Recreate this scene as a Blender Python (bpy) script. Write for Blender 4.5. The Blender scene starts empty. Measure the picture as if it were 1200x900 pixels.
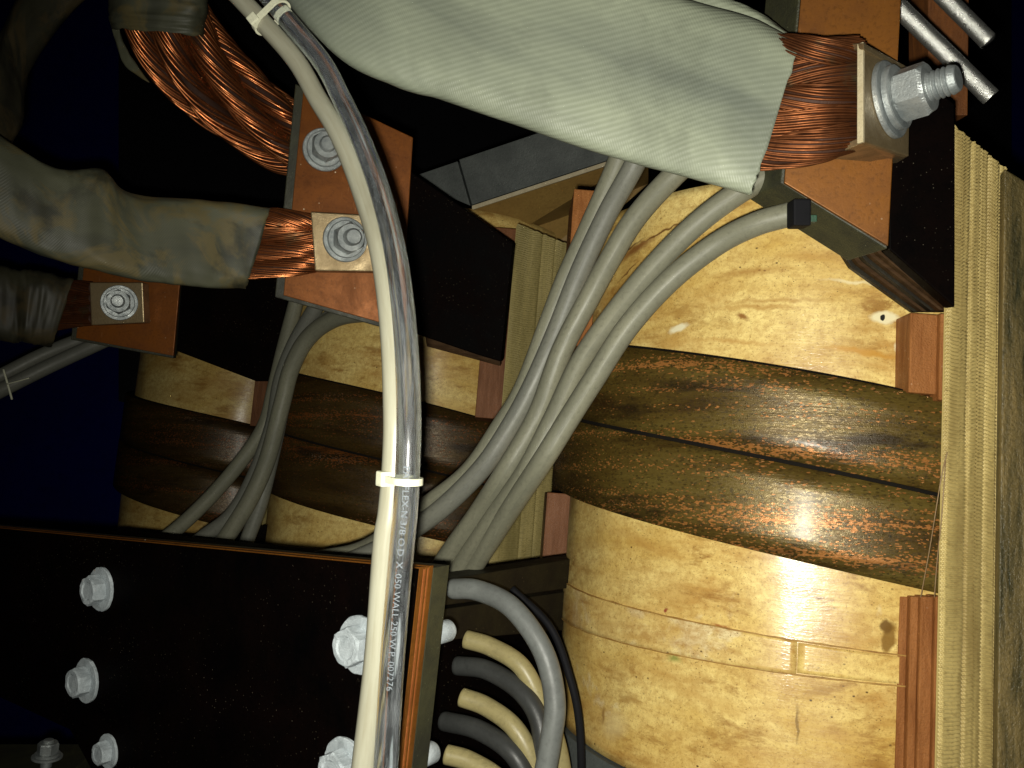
import bpy, bmesh, math, random
from mathutils import Vector, Matrix, noise
random.seed(7)
scene = bpy.context.scene
COL = scene.collection
R = math.radians

# ------------------------------------------------------------------ camera
F = 1039.0                       # focal length in pixels of a 1200 px wide frame
CAM = Vector((0, 0, 1.0))
PITCH, ROLL = R(7.0), R(4.6)
f_ = Vector((0, math.cos(PITCH), math.sin(PITCH)))
r0, u0 = Vector((1, 0, 0)), Vector((0, -math.sin(PITCH), math.cos(PITCH)))
r_ = r0 * math.cos(ROLL) + u0 * math.sin(ROLL)
u_ = u0 * math.cos(ROLL) - r0 * math.sin(ROLL)
cd = bpy.data.cameras.new('camera'); cam = bpy.data.objects.new('camera', cd); COL.objects.link(cam)
cam.matrix_world = Matrix(((r_.x, u_.x, -f_.x, CAM.x), (r_.y, u_.y, -f_.y, CAM.y), (r_.z, u_.z, -f_.z, CAM.z), (0, 0, 0, 1)))
cd.sensor_width = 36; cd.lens = 36 * F / 1200; cd.clip_start = 0.01; cd.clip_end = 50
scene.camera = cam

# ------------------------------------------------------------------ world, light, exposure
w = bpy.data.worlds.new('World'); scene.world = w; w.use_nodes = True
bg = w.node_tree.nodes['Background']; bg.inputs[0].default_value = (0.35, 0.42, 0.6, 1); bg.inputs[1].default_value = 0.0015
ld = bpy.data.lights.new('camera_flash', 'SPOT'); ld.energy = 16.0; ld.spot_size = R(112); ld.spot_blend = 1.0; ld.color = (1.0, 0.975, 0.86); ld.shadow_soft_size = 0.004
flash = bpy.data.objects.new('camera_flash', ld); COL.objects.link(flash)
flash.location = CAM - r_ * 0.006 - u_ * 0.010
flash.rotation_euler = (f_ + r_ * .16 - u_ * .06).to_track_quat('-Z', 'Y').to_euler()
scene.view_settings.view_transform = 'Standard'; scene.view_settings.look = 'None'
scene.view_settings.exposure = 0.0; scene.view_settings.gamma = 1

def V(px, py, d):                # a point seen at px,py standing d metres in front of the camera
    return CAM + d * ((px - 600) / F * r_ - (py - 450) / F * u_ + f_)
def ray(px, py): return ((px - 600) / F * r_ - (py - 450) / F * u_ + f_)
def cyl_hit(px, py, c, rad):
    d = ray(px, py); o = CAM
    ox, oy = o.x - c[0], o.y - c[1]
    a = d.x**2 + d.y**2; b = 2 * (ox * d.x + oy * d.y); cc = ox**2 + oy**2 - rad**2
    disc = b * b - 4 * a * cc
    t = (-b - math.sqrt(max(disc, 0))) / (2 * a)
    p = o + d * t
    return p, math.atan2(p.x - c[0], -(p.y - c[1]))      # azimuth 0 = -Y, + towards +X
class Plane:
    def __init__(s, p, n): s.p, s.n = p, n.normalized()
    def hit(s, px, py, off=0.0):
        d = ray(px, py); t = (s.p + s.n * off - CAM).dot(s.n) / d.dot(s.n)
        return CAM + d * t
def camdir(x, y, z): return (r_ * x + u_ * y - f_ * z).normalized()   # right, up, towards viewer

# ------------------------------------------------------------------ materials
def newmat(name):
    m = bpy.data.materials.new(name); m.use_nodes = True
    nt = m.node_tree; b = nt.nodes['Principled BSDF']
    return m, nt, b
class G:
    def __init__(s, nt): s.nt = nt
    def n(s, t, ins=None, **kw):
        nd = s.nt.nodes.new(t)
        for k, v in kw.items(): setattr(nd, k, v)
        for k, v in (ins or {}).items():
            if isinstance(v, bpy.types.NodeSocket): s.nt.links.new(v, nd.inputs[k])
            else: nd.inputs[k].default_value = v
        return nd
    def coord(s, uv=False, scale=(1, 1, 1), rot=(0, 0, 0)):
        tc = s.n('ShaderNodeTexCoord')
        mp = s.n('ShaderNodeMapping', {0: tc.outputs['UV' if uv else 'Object'], 'Scale': scale, 'Rotation': rot})
        return mp.outputs[0]
    def noise(s, vec, scale, detail=6, rough=.6, dist=0):
        return s.n('ShaderNodeTexNoise', {'Vector': vec, 'Scale': scale, 'Detail': detail, 'Roughness': rough, 'Distortion': dist}).outputs[0]
    def ramp(s, fac, stops, interp='LINEAR'):
        nd = s.n('ShaderNodeValToRGB', {0: fac}); cr = nd.color_ramp; cr.interpolation = interp
        while len(cr.elements) < len(stops): cr.elements.new(0.5)
        for e, (p, c) in zip(cr.elements, stops):
            e.position = p; e.color = (c, c, c, 1) if isinstance(c, (int, float)) else (*c, 1)
        return nd.outputs[0]
    def mix(s, fac, a, b, mode='MIX'):
        nd = s.n('ShaderNodeMix', data_type='RGBA', blend_type=mode)
        for i, v in ((0, fac), (6, a), (7, b)):
            if isinstance(v, bpy.types.NodeSocket): s.nt.links.new(v, nd.inputs[i])
            else: nd.inputs[i].default_value = v if isinstance(v, (int, float)) else (*v, 1)
        return nd.outputs[2]
    def bump(s, h, dist, strength=1.0, nrm=None):
        ins = {'Height': h, 'Distance': dist, 'Strength': strength}
        if nrm is not None: ins['Normal'] = nrm
        return s.n('ShaderNodeBump', ins).outputs[0]
    def math(s, op, a, b=0.0):
        nd = s.n('ShaderNodeMath', operation=op)
        for i, v in enumerate((a, b)):
            if isinstance(v, bpy.types.NodeSocket): s.nt.links.new(v, nd.inputs[i])
            else: nd.inputs[i].default_value = v
        return nd.outputs[0]
    def wave(s, vec, scale, dist=0, detail=2, dscale=1, direction='X', profile='SIN'):
        return s.n('ShaderNodeTexWave', {'Vector': vec, 'Scale': scale, 'Distortion': dist, 'Detail': detail, 'Detail Scale': dscale}, bands_direction=direction, wave_profile=profile).outputs[0]
    def vor(s, vec, scale, feature='F1', rnd=1):
        return s.n('ShaderNodeTexVoronoi', {'Vector': vec, 'Scale': scale, 'Randomness': rnd}, feature=feature).outputs[0]
def setp(nt, b, **kw):
    for k, v in kw.items():
        k = {'base': 'Base Color', 'rough': 'Roughness', 'metal': 'Metallic', 'normal': 'Normal', 'spec': 'Specular IOR Level', 'coat': 'Coat Weight', 'coatr': 'Coat Roughness', 'trans': 'Transmission Weight', 'ior': 'IOR', 'sss': 'Subsurface Weight', 'alpha': 'Alpha', 'sheen': 'Sheen Weight'}[k]
        if isinstance(v, bpy.types.NodeSocket): nt.links.new(v, b.inputs[k])
        else: b.inputs[k].default_value = (*v, 1) if isinstance(v, tuple) else v

def mat_paper(name, light=(.85, .665, .25), mid=(.60, .38, .085), stain=(.27, .12, .02), patch=.64, spots=()):
    m, nt, b = newmat(name); g = G(nt); uv = g.coord(True)
    uvs = g.coord(True, (1.0, 2.2, 1))
    big = g.noise(uvs, 8, 10, .66, .8)
    col = g.mix(g.ramp(big, [(.36, 0.0), (.70, 1.0)]), light, mid)
    wh = g.noise(uv, 13, 7, .62, .5)
    col = g.mix(g.ramp(wh, [(patch, 0.0), (patch + .05, .65)]), col, (.78, .68, .42))
    st = g.noise(g.coord(True, (1, 3.2, 1)), 9, 12, .72, .15)              # running brown stains
    where = g.ramp(g.noise(uv, 7, 4, .55), [(.36, 0.15), (.58, 1.0)])
    col = g.mix(g.math('MULTIPLY', g.ramp(st, [(.47, 0.0), (.62, .8)]), where), col, (.42, .20, .035))
    st2 = g.noise(g.coord(True, (1, 2.4, 1)), 26, 10, .74, .2)
    col = g.mix(g.math('MULTIPLY', g.ramp(st2, [(.52, 0.0), (.62, .85)]), where), col, stain)
    gr = g.noise(uv, 160, 9, .8)
    col = g.mix(g.ramp(gr, [(.40, .55), (.56, 0.0)]), col, (.42, .235, .055))
    fine = g.noise(uv, 520, 5, .8)
    col = g.mix(g.ramp(fine, [(.34, .75), (.46, 0.0)]), col, (.26, .13, .03))
    for sc, th, lo, hi, cc in ((120, .12, .47, .58, (.10, .055, .015)), (330, .16, .44, .60, (.16, .085, .02))):
        sp = g.vor(g.coord(True, (1, 1.4, 1)), sc)
        spm = g.math('MULTIPLY', g.ramp(sp, [(th * .5, 1.0), (th, 0.0)]), g.ramp(g.noise(uv, 19 + sc * .05, 4), [(lo, 0.0), (hi, 1.0)]))
        col = g.mix(spm, col, cc)
    jit = g.n('ShaderNodeTexNoise', {'Vector': uv, 'Scale': 120, 'Detail': 5})
    for (cu, cv, ru, rv, ang, cc, fac, soft) in spots:          # single stains, with dark cracks and a hole painted in too, each with its own place on the paper
        ad = g.n('ShaderNodeVectorMath', {0: jit.outputs[1], 1: (.006, .006, 0), 2: uv}, operation='MULTIPLY_ADD')
        mp = g.n('ShaderNodeMapping', {0: ad.outputs[0], 'Location': (cu + .003, cv + .003, 0), 'Rotation': (0, 0, ang), 'Scale': (ru, rv, 1)}, vector_type='TEXTURE')
        mp2 = g.n('ShaderNodeVectorMath', {0: mp.outputs[0], 1: (1, 1, 0)}, operation='MULTIPLY')
        ln = g.n('ShaderNodeVectorMath', {0: mp2.outputs[0]}, operation='LENGTH').outputs['Value']
        col = g.mix(g.ramp(ln, [(1 - soft, fac), (1.0, 0.0)]), col, cc)
    h = g.math('ADD', g.math('MULTIPLY', g.noise(uv, 800, 3, .7), .15), g.math('MULTIPLY', g.noise(g.coord(True, (.06, 1, 1)), 420, 3, .6), .30))
    nrm = g.bump(h, .0007, .5)
    rg = g.ramp(g.noise(uv, 60, 5, .6), [(.3, .30), (.75, .46)])
    gh = g.noise(g.coord(True, (.22, 1, 1)), 900, 2, .6)
    nt.links.new(g.bump(gh, .0005, .35), b.inputs['Coat Normal'])
    setp(nt, b, base=col, rough=rg, normal=nrm, spec=.4, coat=.45, coatr=.19)
    return m
def mat_strip(name, k=1.0, cop=(.43, .175, .045)):
    m, nt, b = newmat(name); g = G(nt); uv = g.coord(True); st = g.coord(True, (1.0, 6.0, 1))
    a = g.noise(st, 6, 10, .70, .4)
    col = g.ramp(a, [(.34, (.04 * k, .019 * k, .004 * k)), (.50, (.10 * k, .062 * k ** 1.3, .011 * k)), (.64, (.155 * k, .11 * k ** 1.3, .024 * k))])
    band = g.noise(g.coord(True, (.28, 6.0, 1)), 8, 9, .68, .2)
    vz = g.n('ShaderNodeTexVoronoi', {'Vector': g.coord(True, (.62, 1.35, 1)), 'Scale': 980})
    cell = g.n('ShaderNodeSeparateColor', {0: vz.outputs['Color']})
    dens = g.ramp(band, [(.48, .01), (.57, .22), (.66, .95)])
    mask = g.ramp(g.math('ADD', g.math('SUBTRACT', dens, cell.outputs[0]), .5), [(.49, 0.0), (.51, 1.0)])
    col = g.mix(g.math('MULTIPLY', g.math('POWER', cell.outputs[1], 3.0), .22), col, (.24 * k, .18 * k, .05 * k))  # lighter cells paint sparkle into the strip colour
    col = g.mix(g.math('MULTIPLY', g.ramp(cell.outputs[2], [(.75, 0.0), (.95, 1.0)]), .6), col, (.03, .02, .006))
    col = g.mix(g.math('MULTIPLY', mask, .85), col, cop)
    drk = g.noise(g.coord(True, (1, 4.5, 1)), 9, 8, .62)
    col = g.mix(g.ramp(drk, [(.56, 0.0), (.66, .85)]), col, (.022, .013, .005))
    dots = g.math('MULTIPLY', g.ramp(g.vor(uv, 260), [(.08, 1.0), (.2, 0.0)]), g.ramp(g.noise(uv, 30, 4), [(.45, 0.0), (.6, 1.0)]))
    col = g.mix(dots, col, (.02, .018, .006))
    spk = g.noise(uv, 1300, 2, .8)
    h = g.math('ADD', g.math('ADD', g.math('MULTIPLY', spk, .25), g.math('MULTIPLY', g.noise(g.coord(True, (.05, 1, 1)), 380, 3, .6), .5)), g.math('MULTIPLY', mask, -.15))
    nrm = g.bump(h, .0008, .8)
    setp(nt, b, base=col, metal=.35, rough=g.ramp(cell.outputs[1], [(.2, .48), (.9, .27)]), normal=nrm, spec=.5, coat=.10, coatr=.22)
    return m
def mat_simple(name, c1, c2, scale, rough=.6, bump=.0005, metal=0.0, spec=.4, stretch=(1, 1, 1), speck=None, coat=0.0, uv=False):
    m, nt, b = newmat(name); g = G(nt); co = g.coord(uv, stretch)
    a = g.noise(co, scale, 8, .66, .4)
    col = g.mix(g.ramp(a, [(.33, 0.0), (.67, 1.0)]), c1, c2)
    fine = g.noise(g.coord(uv), scale * 14, 4, .7)
    col = g.mix(g.ramp(fine, [(.28, .5), (.5, 0.0)]), col, tuple(x * .45 for x in c1))
    if speck:
        v = g.vor(g.coord(uv), speck[1])
        mk_ = g.math('MULTIPLY', g.ramp(v, [(.05, 1.0), (.12, 0.0)]), g.ramp(g.noise(g.coord(uv), 24, 8, .75), [(.46, 0.0), (.70, 1.0)]))
        col = g.mix(mk_, col, speck[0])
    nrm = g.bump(g.math('ADD', fine, a), bump, .6)
    setp(nt, b, base=col, rough=g.ramp(a, [(.3, max(.08, rough - .14)), (.7, min(1, rough + .12))]), normal=nrm, metal=metal, spec=spec, coat=coat)
    return m
def mat_sleeve(name, c1, c2, dirt, amt, ang=.6, wsc=125, wamt=.16, bmp=.0003):
    m, nt, b = newmat(name); g = G(nt)
    uv = g.coord(True)
    w1 = g.wave(g.coord(True, (1, 1, 1), (0, 0, ang)), wsc, .15, 2, 3, 'Y')
    w2 = g.wave(g.coord(True, (1, 1, 1), (0, 0, ang - 1.5)), 240, .3, 1, 2, 'Y')
    big = g.noise(g.coord(True, (.45, 1.5, 1)), 9, 6, .55, .3)
    col = g.mix(g.ramp(big, [(.40, 0.0), (.62, 1.0)]), c1, c2)
    d2 = g.noise(uv, 27, 8, .64, .8)
    col = g.mix(g.ramp(d2, [(.49, 0.0), (.58, amt)]), col, dirt)
    d3 = g.noise(g.coord(True, (1, 1, 1)), 14, 6, .6, .3)
    col = g.mix(g.ramp(d3, [(.51, 0.0), (.60, amt)]), col, tuple(x * .28 for x in c1))
    col = g.mix(g.math('MULTIPLY', w1, wamt), col, tuple(x * .5 for x in c1))
    nrm = g.bump(g.math('ADD', w1, g.math('MULTIPLY', w2, .5)), bmp, .6)
    setp(nt, b, base=col, rough=g.ramp(d2, [(.3, .42), (.7, .62)]), normal=nrm, spec=.4)
    return m
def mat_weave(name, c=(.50, .43, .22), dk=(.20, .15, .055)):
    m, nt, b = newmat(name); g = G(nt); uv = g.coord(True)
    w1 = g.wave(g.coord(True), 140, .5, 2, 4, 'Y'); w2 = g.wave(g.coord(True), 330, .4, 1, 2, 'X')
    st = g.noise(g.coord(True, (4, .6, 1)), 10, 7, .65, .4)
    col = g.mix(g.ramp(st, [(.40, 0.0), (.66, .75)]), c, dk)
    col = g.mix(g.math('MULTIPLY', g.ramp(g.noise(uv, 420, 3), [(.3, 1.0), (.5, 0.0)]), .6), col, dk)
    nrm = g.bump(g.math('ADD', w1, w2), .00035, .5)
    setp(nt, b, base=col, rough=.5, normal=nrm, spec=.4)
    return m
def mat_copperwire(name, c1=(.62, .25, .10), c2=(.24, .085, .03), rough=.34):
    m, nt, b = newmat(name); g = G(nt); co = g.coord(False)
    a = g.noise(co, 70, 6, .65, .3)
    col = g.mix(g.ramp(a, [(.35, 0.0), (.65, 1.0)]), c1, c2)
    g2 = g.noise(co, 40, 4, .6)
    col = g.mix(g.ramp(g2, [(.60, 0.0), (.72, .6)]), col, (.10, .11, .06))
    setp(nt, b, base=col, metal=.85, rough=g.ramp(a, [(.3, rough - .08), (.7, rough + .16)]), spec=.5)
    return m
def mat_copperplate(name, c1, c2):
    m, nt, b = newmat(name); g = G(nt); co = g.coord(False)
    a = g.noise(co, 26, 8, .66, .6); f2 = g.noise(co, 420, 4, .7)
    col = g.mix(g.ramp(a, [(.33, 0.0), (.68, 1.0)]), c1, c2)
    col = g.mix(g.ramp(f2, [(.28, .6), (.48, 0.0)]), col, tuple(x * .35 for x in c1))
    sc = g.noise(g.coord(False, (60, 60, 4), (.2, .3, 0)), 6, 3, .7)
    col = g.mix(g.ramp(sc, [(.66, 0.0), (.76, .16)]), col, (.62, .32, .14))
    sp = g.ramp(g.vor(co, 130), [(.04, 1.0), (.10, 0.0)])
    spm = g.math('MULTIPLY', sp, g.ramp(g.noise(co, 45, 3), [(.54, 0.0), (.62, 1.0)]))
    col = g.mix(spm, col, (.75, .62, .42))
    setp(nt, b, base=col, metal=.25, rough=g.ramp(a, [(.3, .34), (.7, .58)]), normal=g.bump(f2, .00016, .4), spec=.2)
    return m

M = {}
M['paper'] = mat_paper('cream_insulation_paper')
M['tape'] = mat_paper('pale_tape_paper', (.85, .68, .28), (.68, .46, .12), (.33, .15, .03), .54)
M['tape2'] = mat_paper('yellow_tape_paper', (.84, .66, .24), (.74, .53, .16), (.45, .24, .05), .74)
M['strip'] = mat_strip('varnished_copper_strip')
M['strip_dim'] = mat_strip('dimmed_varnished_strip', .55, (.24, .075, .016))  # darker, redder copy for the farther coils; flash falloff put into colour
M['underlay'] = mat_simple('dark_underlay', (.006, .005, .004), (.010, .008, .006), 60, .9, spec=.1)
M['wood'] = mat_simple('red_brown_pressboard', (.36, .145, .042), (.20, .068, .016), 70, .55, .0016, spec=.2, stretch=(3, 3, .35), speck=((.62, .40, .25), 190))
M['wood2'] = mat_simple('brown_pressboard', (.24, .085, .022), (.13, .044, .011), 60, .55, .0009, stretch=(3, 3, .3))
M['weave'] = mat_weave('woven_tape', (.54, .42, .16), (.21, .14, .04))
M['weave2'] = mat_weave('woven_tape_green', (.36, .29, .11), (.15, .12, .035))
M['core'] = mat_simple('mottled_core', (.03, .032, .016), (.24, .17, .06), 30, .35, .0022, spec=.6, stretch=(4, 4, .5), speck=((.6, .55, .4), 260), coat=.3)
M['sleeve'] = mat_sleeve('grey_woven_sleeve', (.25, .275, .20), (.12, .135, .108), (.14, .155, .115), .25, .6, 125, .12, .00015)
M['sleeve_dirty_dim'] = mat_sleeve('dirty_dimmed_sleeve', (.115, .118, .075), (.05, .052, .036), (.15, .12, .05), .9, .9, 210, .05, .0001)  # real stains, with the base colour also dimmed for falloff at the left
M['sleeve_dim'] = mat_sleeve('dimmed_sleeve', (.055, .052, .031), (.026, .024, .016), (.075, .055, .024), .8, .9, 210, .05, .0001)  # base colour lowered to carry flash falloff on the left cables
M['wire'] = mat_copperwire('bright_copper_wire', (.52, .18, .062), (.20, .062, .018), .25)
M['wire_dull'] = mat_copperwire('dull_copper_wire', (.24, .082, .028), (.09, .03, .010), .52)
M['wire_core'] = mat_simple('dark_copper_core', (.06, .02, .008), (.03, .012, .006), 80, .7)
M['plate'] = mat_copperplate('brown_copper_plate', (.20, .075, .012), (.11, .038, .006))
M['plate_red'] = mat_copperplate('red_copper_plate', (.23, .07, .008), (.125, .036, .004))  # redder copper of the middle and left terminal plates
M['orange'] = mat_copperplate('orange_copper_edge', (.36, .12, .035), (.24, .07, .018))
M['tin'] = mat_simple('tinned_lug', (.38, .29, .16), (.22, .155, .075), 60, .38, .0003, metal=.55)
M['zinc'] = mat_simple('zinc_plated_steel', (.50, .53, .52), (.20, .225, .23), 75, .42, .0005, metal=.55, speck=((.8, .8, .78), 420))
M['zinc_white'] = mat_simple('oxidised_zinc', (.60, .66, .69), (.30, .34, .36), 90, .65, .0006, metal=.1, speck=((.42, .20, .08), 120))
M['steel'] = mat_simple('bright_steel', (.72, .72, .68), (.5, .5, .47), 500, .34, .0003, metal=.92, spec=.8)
M['black'] = mat_simple('black_varnished_board', (.0010, .0009, .0009), (.0032, .0014, .001), 22, .6, .0002, spec=.02, speck=((.20, .17, .12), 360))
M['black_edge'] = mat_simple('dark_olive_edge', (.045, .045, .022), (.02, .02, .012), 50, .5, .0006, speck=((.25, .26, .15), 320))
M['lam'] = mat_simple('brown_lamination', (.060, .030, .011), (.026, .013, .005), 60, .7, .0006, spec=.12, stretch=(1, 1, 6))
M['beam'] = mat_simple('dark_brown_beam', (.017, .014, .007), (.009, .006, .0035), 40, .6, .0006, spec=.15, speck=((.2, .16, .08), 230))
M['grey'] = mat_simple('mottled_grey_steel', (.095, .105, .098), (.06, .067, .064), 30, .6, .0008, speck=((.02, .02, .02), 150))
M['rim'] = mat_simple('pale_lit_rim', (.55, .48, .32), (.42, .34, .2), 60, .6)  # pale tone painting caught light on the channel flange; also used on the lug
M['ochre'] = mat_simple('ochre_board', (.34, .21, .06), (.26, .15, .04), 22, .5)
M['cable'] = mat_simple('grey_cable_jacket', (.215, .21, .15), (.13, .13, .094), 22, .5, .0002, spec=.35, stretch=(.5, 2, 1), uv=True)
M['cable_blue'] = mat_simple('blue_grey_cable_jacket', (.18, .18, .145), (.12, .122, .105), 22, .5, .0002, spec=.35, stretch=(.5, 2, 1), uv=True)
M['hose'] = mat_simple('cream_hose', (.33, .28, .13), (.24, .20, .09), 24, .45, .0001)
M['hose_grey'] = mat_simple('grey_hose', (.17, .18, .17), (.09, .095, .09), 24, .45, .0002)
M['hose_dark'] = mat_simple('dark_hose', (.05, .052, .05), (.026, .027, .026), 24, .4, .0002)
M['nylon'] = mat_simple('ivory_nylon', (.72, .72, .55), (.64, .64, .47), 60, .4, .0002)
M['blue'] = mat_simple('navy_paint', (.004, .006, .15), (.003, .005, .11), 3, .5, .0002, spec=.2)
M['matt_black'] = mat_simple('plain_black', (.006, .006, .008), (.008, .008, .009), 5, .7, .0002, spec=.1)
M['ink'] = mat_simple('pale_ink', (.19, .215, .235), (.14, .16, .18), 100, .7)
M['ink_dark'] = mat_simple('dull_ink', (.05, .06, .065), (.04, .045, .05), 100, .7)
M['crease'] = mat_simple('brown_crease', (.26, .12, .025), (.50, .30, .08), 50, .5)
M['thread'] = mat_simple('brown_thread', (.30, .20, .10), (.2, .12, .05), 60, .5)
M['green'] = mat_simple('green_patina', (.03, .085, .05), (.02, .05, .03), 60, .6)
def mat_clear():
    m, nt, b = newmat('clear_tube'); g = G(nt)
    h = g.noise(g.coord(True, (.06, 1, 1)), 220, 3, .6)
    du = g.noise(g.coord(True, (.12, 1.0, 1)), 300, 8, .75)
    setp(nt, b, base=(.93, .95, .96), trans=1.0, rough=.15, ior=1.33, normal=g.bump(h, .0002, .4))
    d = g.n('ShaderNodeBsdfPrincipled', {'Base Color': (.42, .45, .47, 1), 'Roughness': .5})
    mx = g.n('ShaderNodeMixShader', {0: g.ramp(du, [(.45, .03), (.72, .30)]), 1: b.outputs[0], 2: d.outputs[0]})
    nt.links.new(mx.outputs[0], nt.nodes['Material Output'].inputs[0]); return m
def mat_milky():
    m, nt, b = newmat('milky_tube'); g = G(nt)
    a = g.noise(g.coord(True, (.12, 1, 1)), 150, 7, .65)
    col = g.mix(g.ramp(a, [(.35, 0.0), (.7, 1.0)]), (.33, .325, .25), (.24, .225, .16))
    setp(nt, b, base=col, rough=.3, spec=.5, coat=.2); return m
M['clear'] = mat_clear(); M['milky'] = mat_milky()

# ------------------------------------------------------------------ object helpers
def thing(name, label, cat, loc, group=None):
    o = bpy.data.objects.new(name, None); COL.objects.link(o); o.location = loc; o.empty_display_size = .02
    o['label'] = label; o['category'] = cat; o['kind'] = 'thing'
    if group: o['group'] = group
    return o
def root_loc(p):
    while p.parent: p = p.parent
    return Vector(p.location)
def mk(name, vs, fs, mat, parent=None, smooth=True, uvs=None, label=None, cat=None, group=None, kind=None):
    off = root_loc(parent) if parent else sum((Vector(v) for v in vs), Vector()) / len(vs)
    me = bpy.data.meshes.new(name); me.from_pydata([tuple(Vector(v) - off) for v in vs], [], fs); me.validate()
    if uvs is not None and len(uvs) == len(vs):
        ul = me.uv_layers.new(name='UVMap')
        for lp in me.loops: ul.data[lp.index].uv = uvs[lp.vertex_index]
    bm = bmesh.new(); bm.from_mesh(me); bmesh.ops.recalc_face_normals(bm, faces=bm.faces); bm.to_mesh(me); bm.free()
    me.polygons.foreach_set('use_smooth', [smooth] * len(me.polygons))
    me.materials.append(M[mat] if isinstance(mat, str) else mat)
    o = bpy.data.objects.new(name, me); COL.objects.link(o)
    if parent: o.parent = parent
    else: o.location = off
    if label: o['label'] = label
    if cat: o['category'] = cat; o['kind'] = 'thing'
    if group: o['group'] = group
    if kind: o['kind'] = kind
    return o
def bevel_mesh(o, w, seg=2):
    bm = bmesh.new(); bm.from_mesh(o.data)
    es = [e for e in bm.edges if len(e.link_faces) == 2 and e.calc_face_angle(0) > .5]
    bmesh.ops.bevel(bm, geom=es, offset=w, segments=seg, profile=.6, affect='EDGES', clamp_overlap=True)
    bm.to_mesh(o.data); bm.free(); return o
def prism(name, pts, ext, mat, parent=None, bev=.0006, **kw):
    n = len(pts); vs = list(pts) + [p + ext for p in pts]
    fs = [tuple(range(n)), tuple(range(2 * n - 1, n - 1, -1))] + [(i, (i + 1) % n, n + (i + 1) % n, n + i) for i in range(n)]
    o = mk(name, vs, fs, mat, parent, smooth=False, **kw)
    if bev: bevel_mesh(o, bev)
    return o
def boxo(name, c, ax, ay, az, mat, parent=None, bev=.0006, **kw):   # half-extent vectors
    pts = [c - ax - ay - az, c + ax - ay - az, c + ax + ay - az, c - ax + ay - az]
    return prism(name, pts, az * 2, mat, parent, bev, **kw)
def catmull(P, n):
    P = [list(p) for p in P]; out = []
    Q = [[2 * a - b for a, b in zip(P[0], P[1])]] + P + [[2 * a - b for a, b in zip(P[-1], P[-2])]]
    m = len(P) - 1
    for i in range(n + 1):
        t = i / n * m; k = min(int(t), m - 1); u = t - k
        p0, p1, p2, p3 = Q[k:k + 4]
        out.append([.5 * (2 * b + (c - a) * u + (2 * a - 5 * b + 4 * c - d) * u * u + (3 * b - a - 3 * c + d) * u ** 3) for a, b, c, d in zip(p0, p1, p2, p3)])
    return out
def pathpx(pts, n): return [V(*p) for p in catmull(pts, n)]
def frames(path):
    T = []; n = len(path)
    for i in range(n): T.append((path[min(i + 1, n - 1)] - path[max(i - 1, 0)]).normalized())
    up = -f_; N = (up - T[0] * up.dot(T[0])).normalized(); out = []
    for i in range(n):
        N = (N - T[i] * N.dot(T[i])).normalized(); out.append((T[i], N, T[i].cross(N)))
    return out
def tube_geo(path, rad, seg=20, rin=None, cap=True):
    fr = frames(path); vs, fs, uv = [], [], []; L = 0
    rf = rad if callable(rad) else (lambda i: rad)
    for i, p in enumerate(path):
        if i: L += (p - path[i - 1]).length
        T, N, B = fr[i]
        for k in range(seg + 1):
            a = 2 * math.pi * k / seg
            vs.append(p + (N * math.cos(a) + B * math.sin(a)) * rf(i)); uv.append((L, a * rf(i)))
    S = seg + 1
    for i in range(len(path) - 1):
        for k in range(seg): fs.append((i * S + k, i * S + k + 1, (i + 1) * S + k + 1, (i + 1) * S + k))
    if rin:
        base = len(vs)
        for i, p in enumerate(path):
            T, N, B = fr[i]
            for k in range(S):
                a = 2 * math.pi * k / seg; vs.append(p + (N * math.cos(a) + B * math.sin(a)) * rin); uv.append((0, a * rin))
        for i in range(len(path) - 1):
            for k in range(seg): fs.append((base + i * S + k, base + (i + 1) * S + k, base + (i + 1) * S + k + 1, base + i * S + k + 1))
        e = len(path) - 1
        for k in range(seg):
            fs.append((k, base + k, base + k + 1, k + 1)); fs.append((e * S + k, e * S + k + 1, base + e * S + k + 1, base + e * S + k))
    elif cap:
        for e, sg in ((0, -1), (len(path) - 1, 1)):          # softly domed ends
            T = fr[e][0]; c0 = e * S; r = rf(e); last = c0
            for q in (.5, .85):
                b0 = len(vs)
                for k in range(S):
                    dv = vs[c0 + k] - path[e]; vs.append(path[e] + dv * (1 - q * q * .9) + T * sg * r * .25 * q); uv.append(uv[c0 + k])
                for k in range(seg): fs.append((last + k, last + k + 1, b0 + k + 1, b0 + k))
                last = b0
            fs.append(tuple(last + k for k in range(seg)))
    return vs, fs, uv
def weld(o, d=1e-6):
    bm = bmesh.new(); bm.from_mesh(o.data); bmesh.ops.remove_doubles(bm, verts=bm.verts, dist=d)
    bmesh.ops.recalc_face_normals(bm, faces=bm.faces); bm.to_mesh(o.data); bm.free(); return o
def tube(name, pts, rad, mat, parent=None, n=60, seg=20, rin=None, **kw):
    path = pathpx(pts, n) if not isinstance(pts[0], Vector) else pts
    vs, fs, uv = tube_geo(path, rad, seg, rin)
    return weld(mk(name, vs, fs, mat, parent, True, uv, **kw), 1e-6)
def lathe_geo(pos, axis, prof, seg=40, hexaf=None):
    ax = axis.normalized(); a1 = (u_ - ax * u_.dot(ax)).normalized(); a2 = ax.cross(a1)
    vs, fs = [], []
    for (z, r, hx) in prof:
        for k in range(seg):
            a = 2 * math.pi * k / seg; rr = r
            if hx: m_ = (a % (math.pi / 3)) - math.pi / 6; rr = min(r, hx / 2 / math.cos(m_))
            vs.append(pos + ax * z + (a1 * math.cos(a) + a2 * math.sin(a)) * rr)
    for i in range(len(prof) - 1):
        for k in range(seg): fs.append((i * seg + k, i * seg + (k + 1) % seg, (i + 1) * seg + (k + 1) % seg, (i + 1) * seg + k))
    fs.append(tuple(range(seg))[::-1]); fs.append(tuple((len(prof) - 1) * seg + k for k in range(seg)))
    return vs, fs
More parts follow.
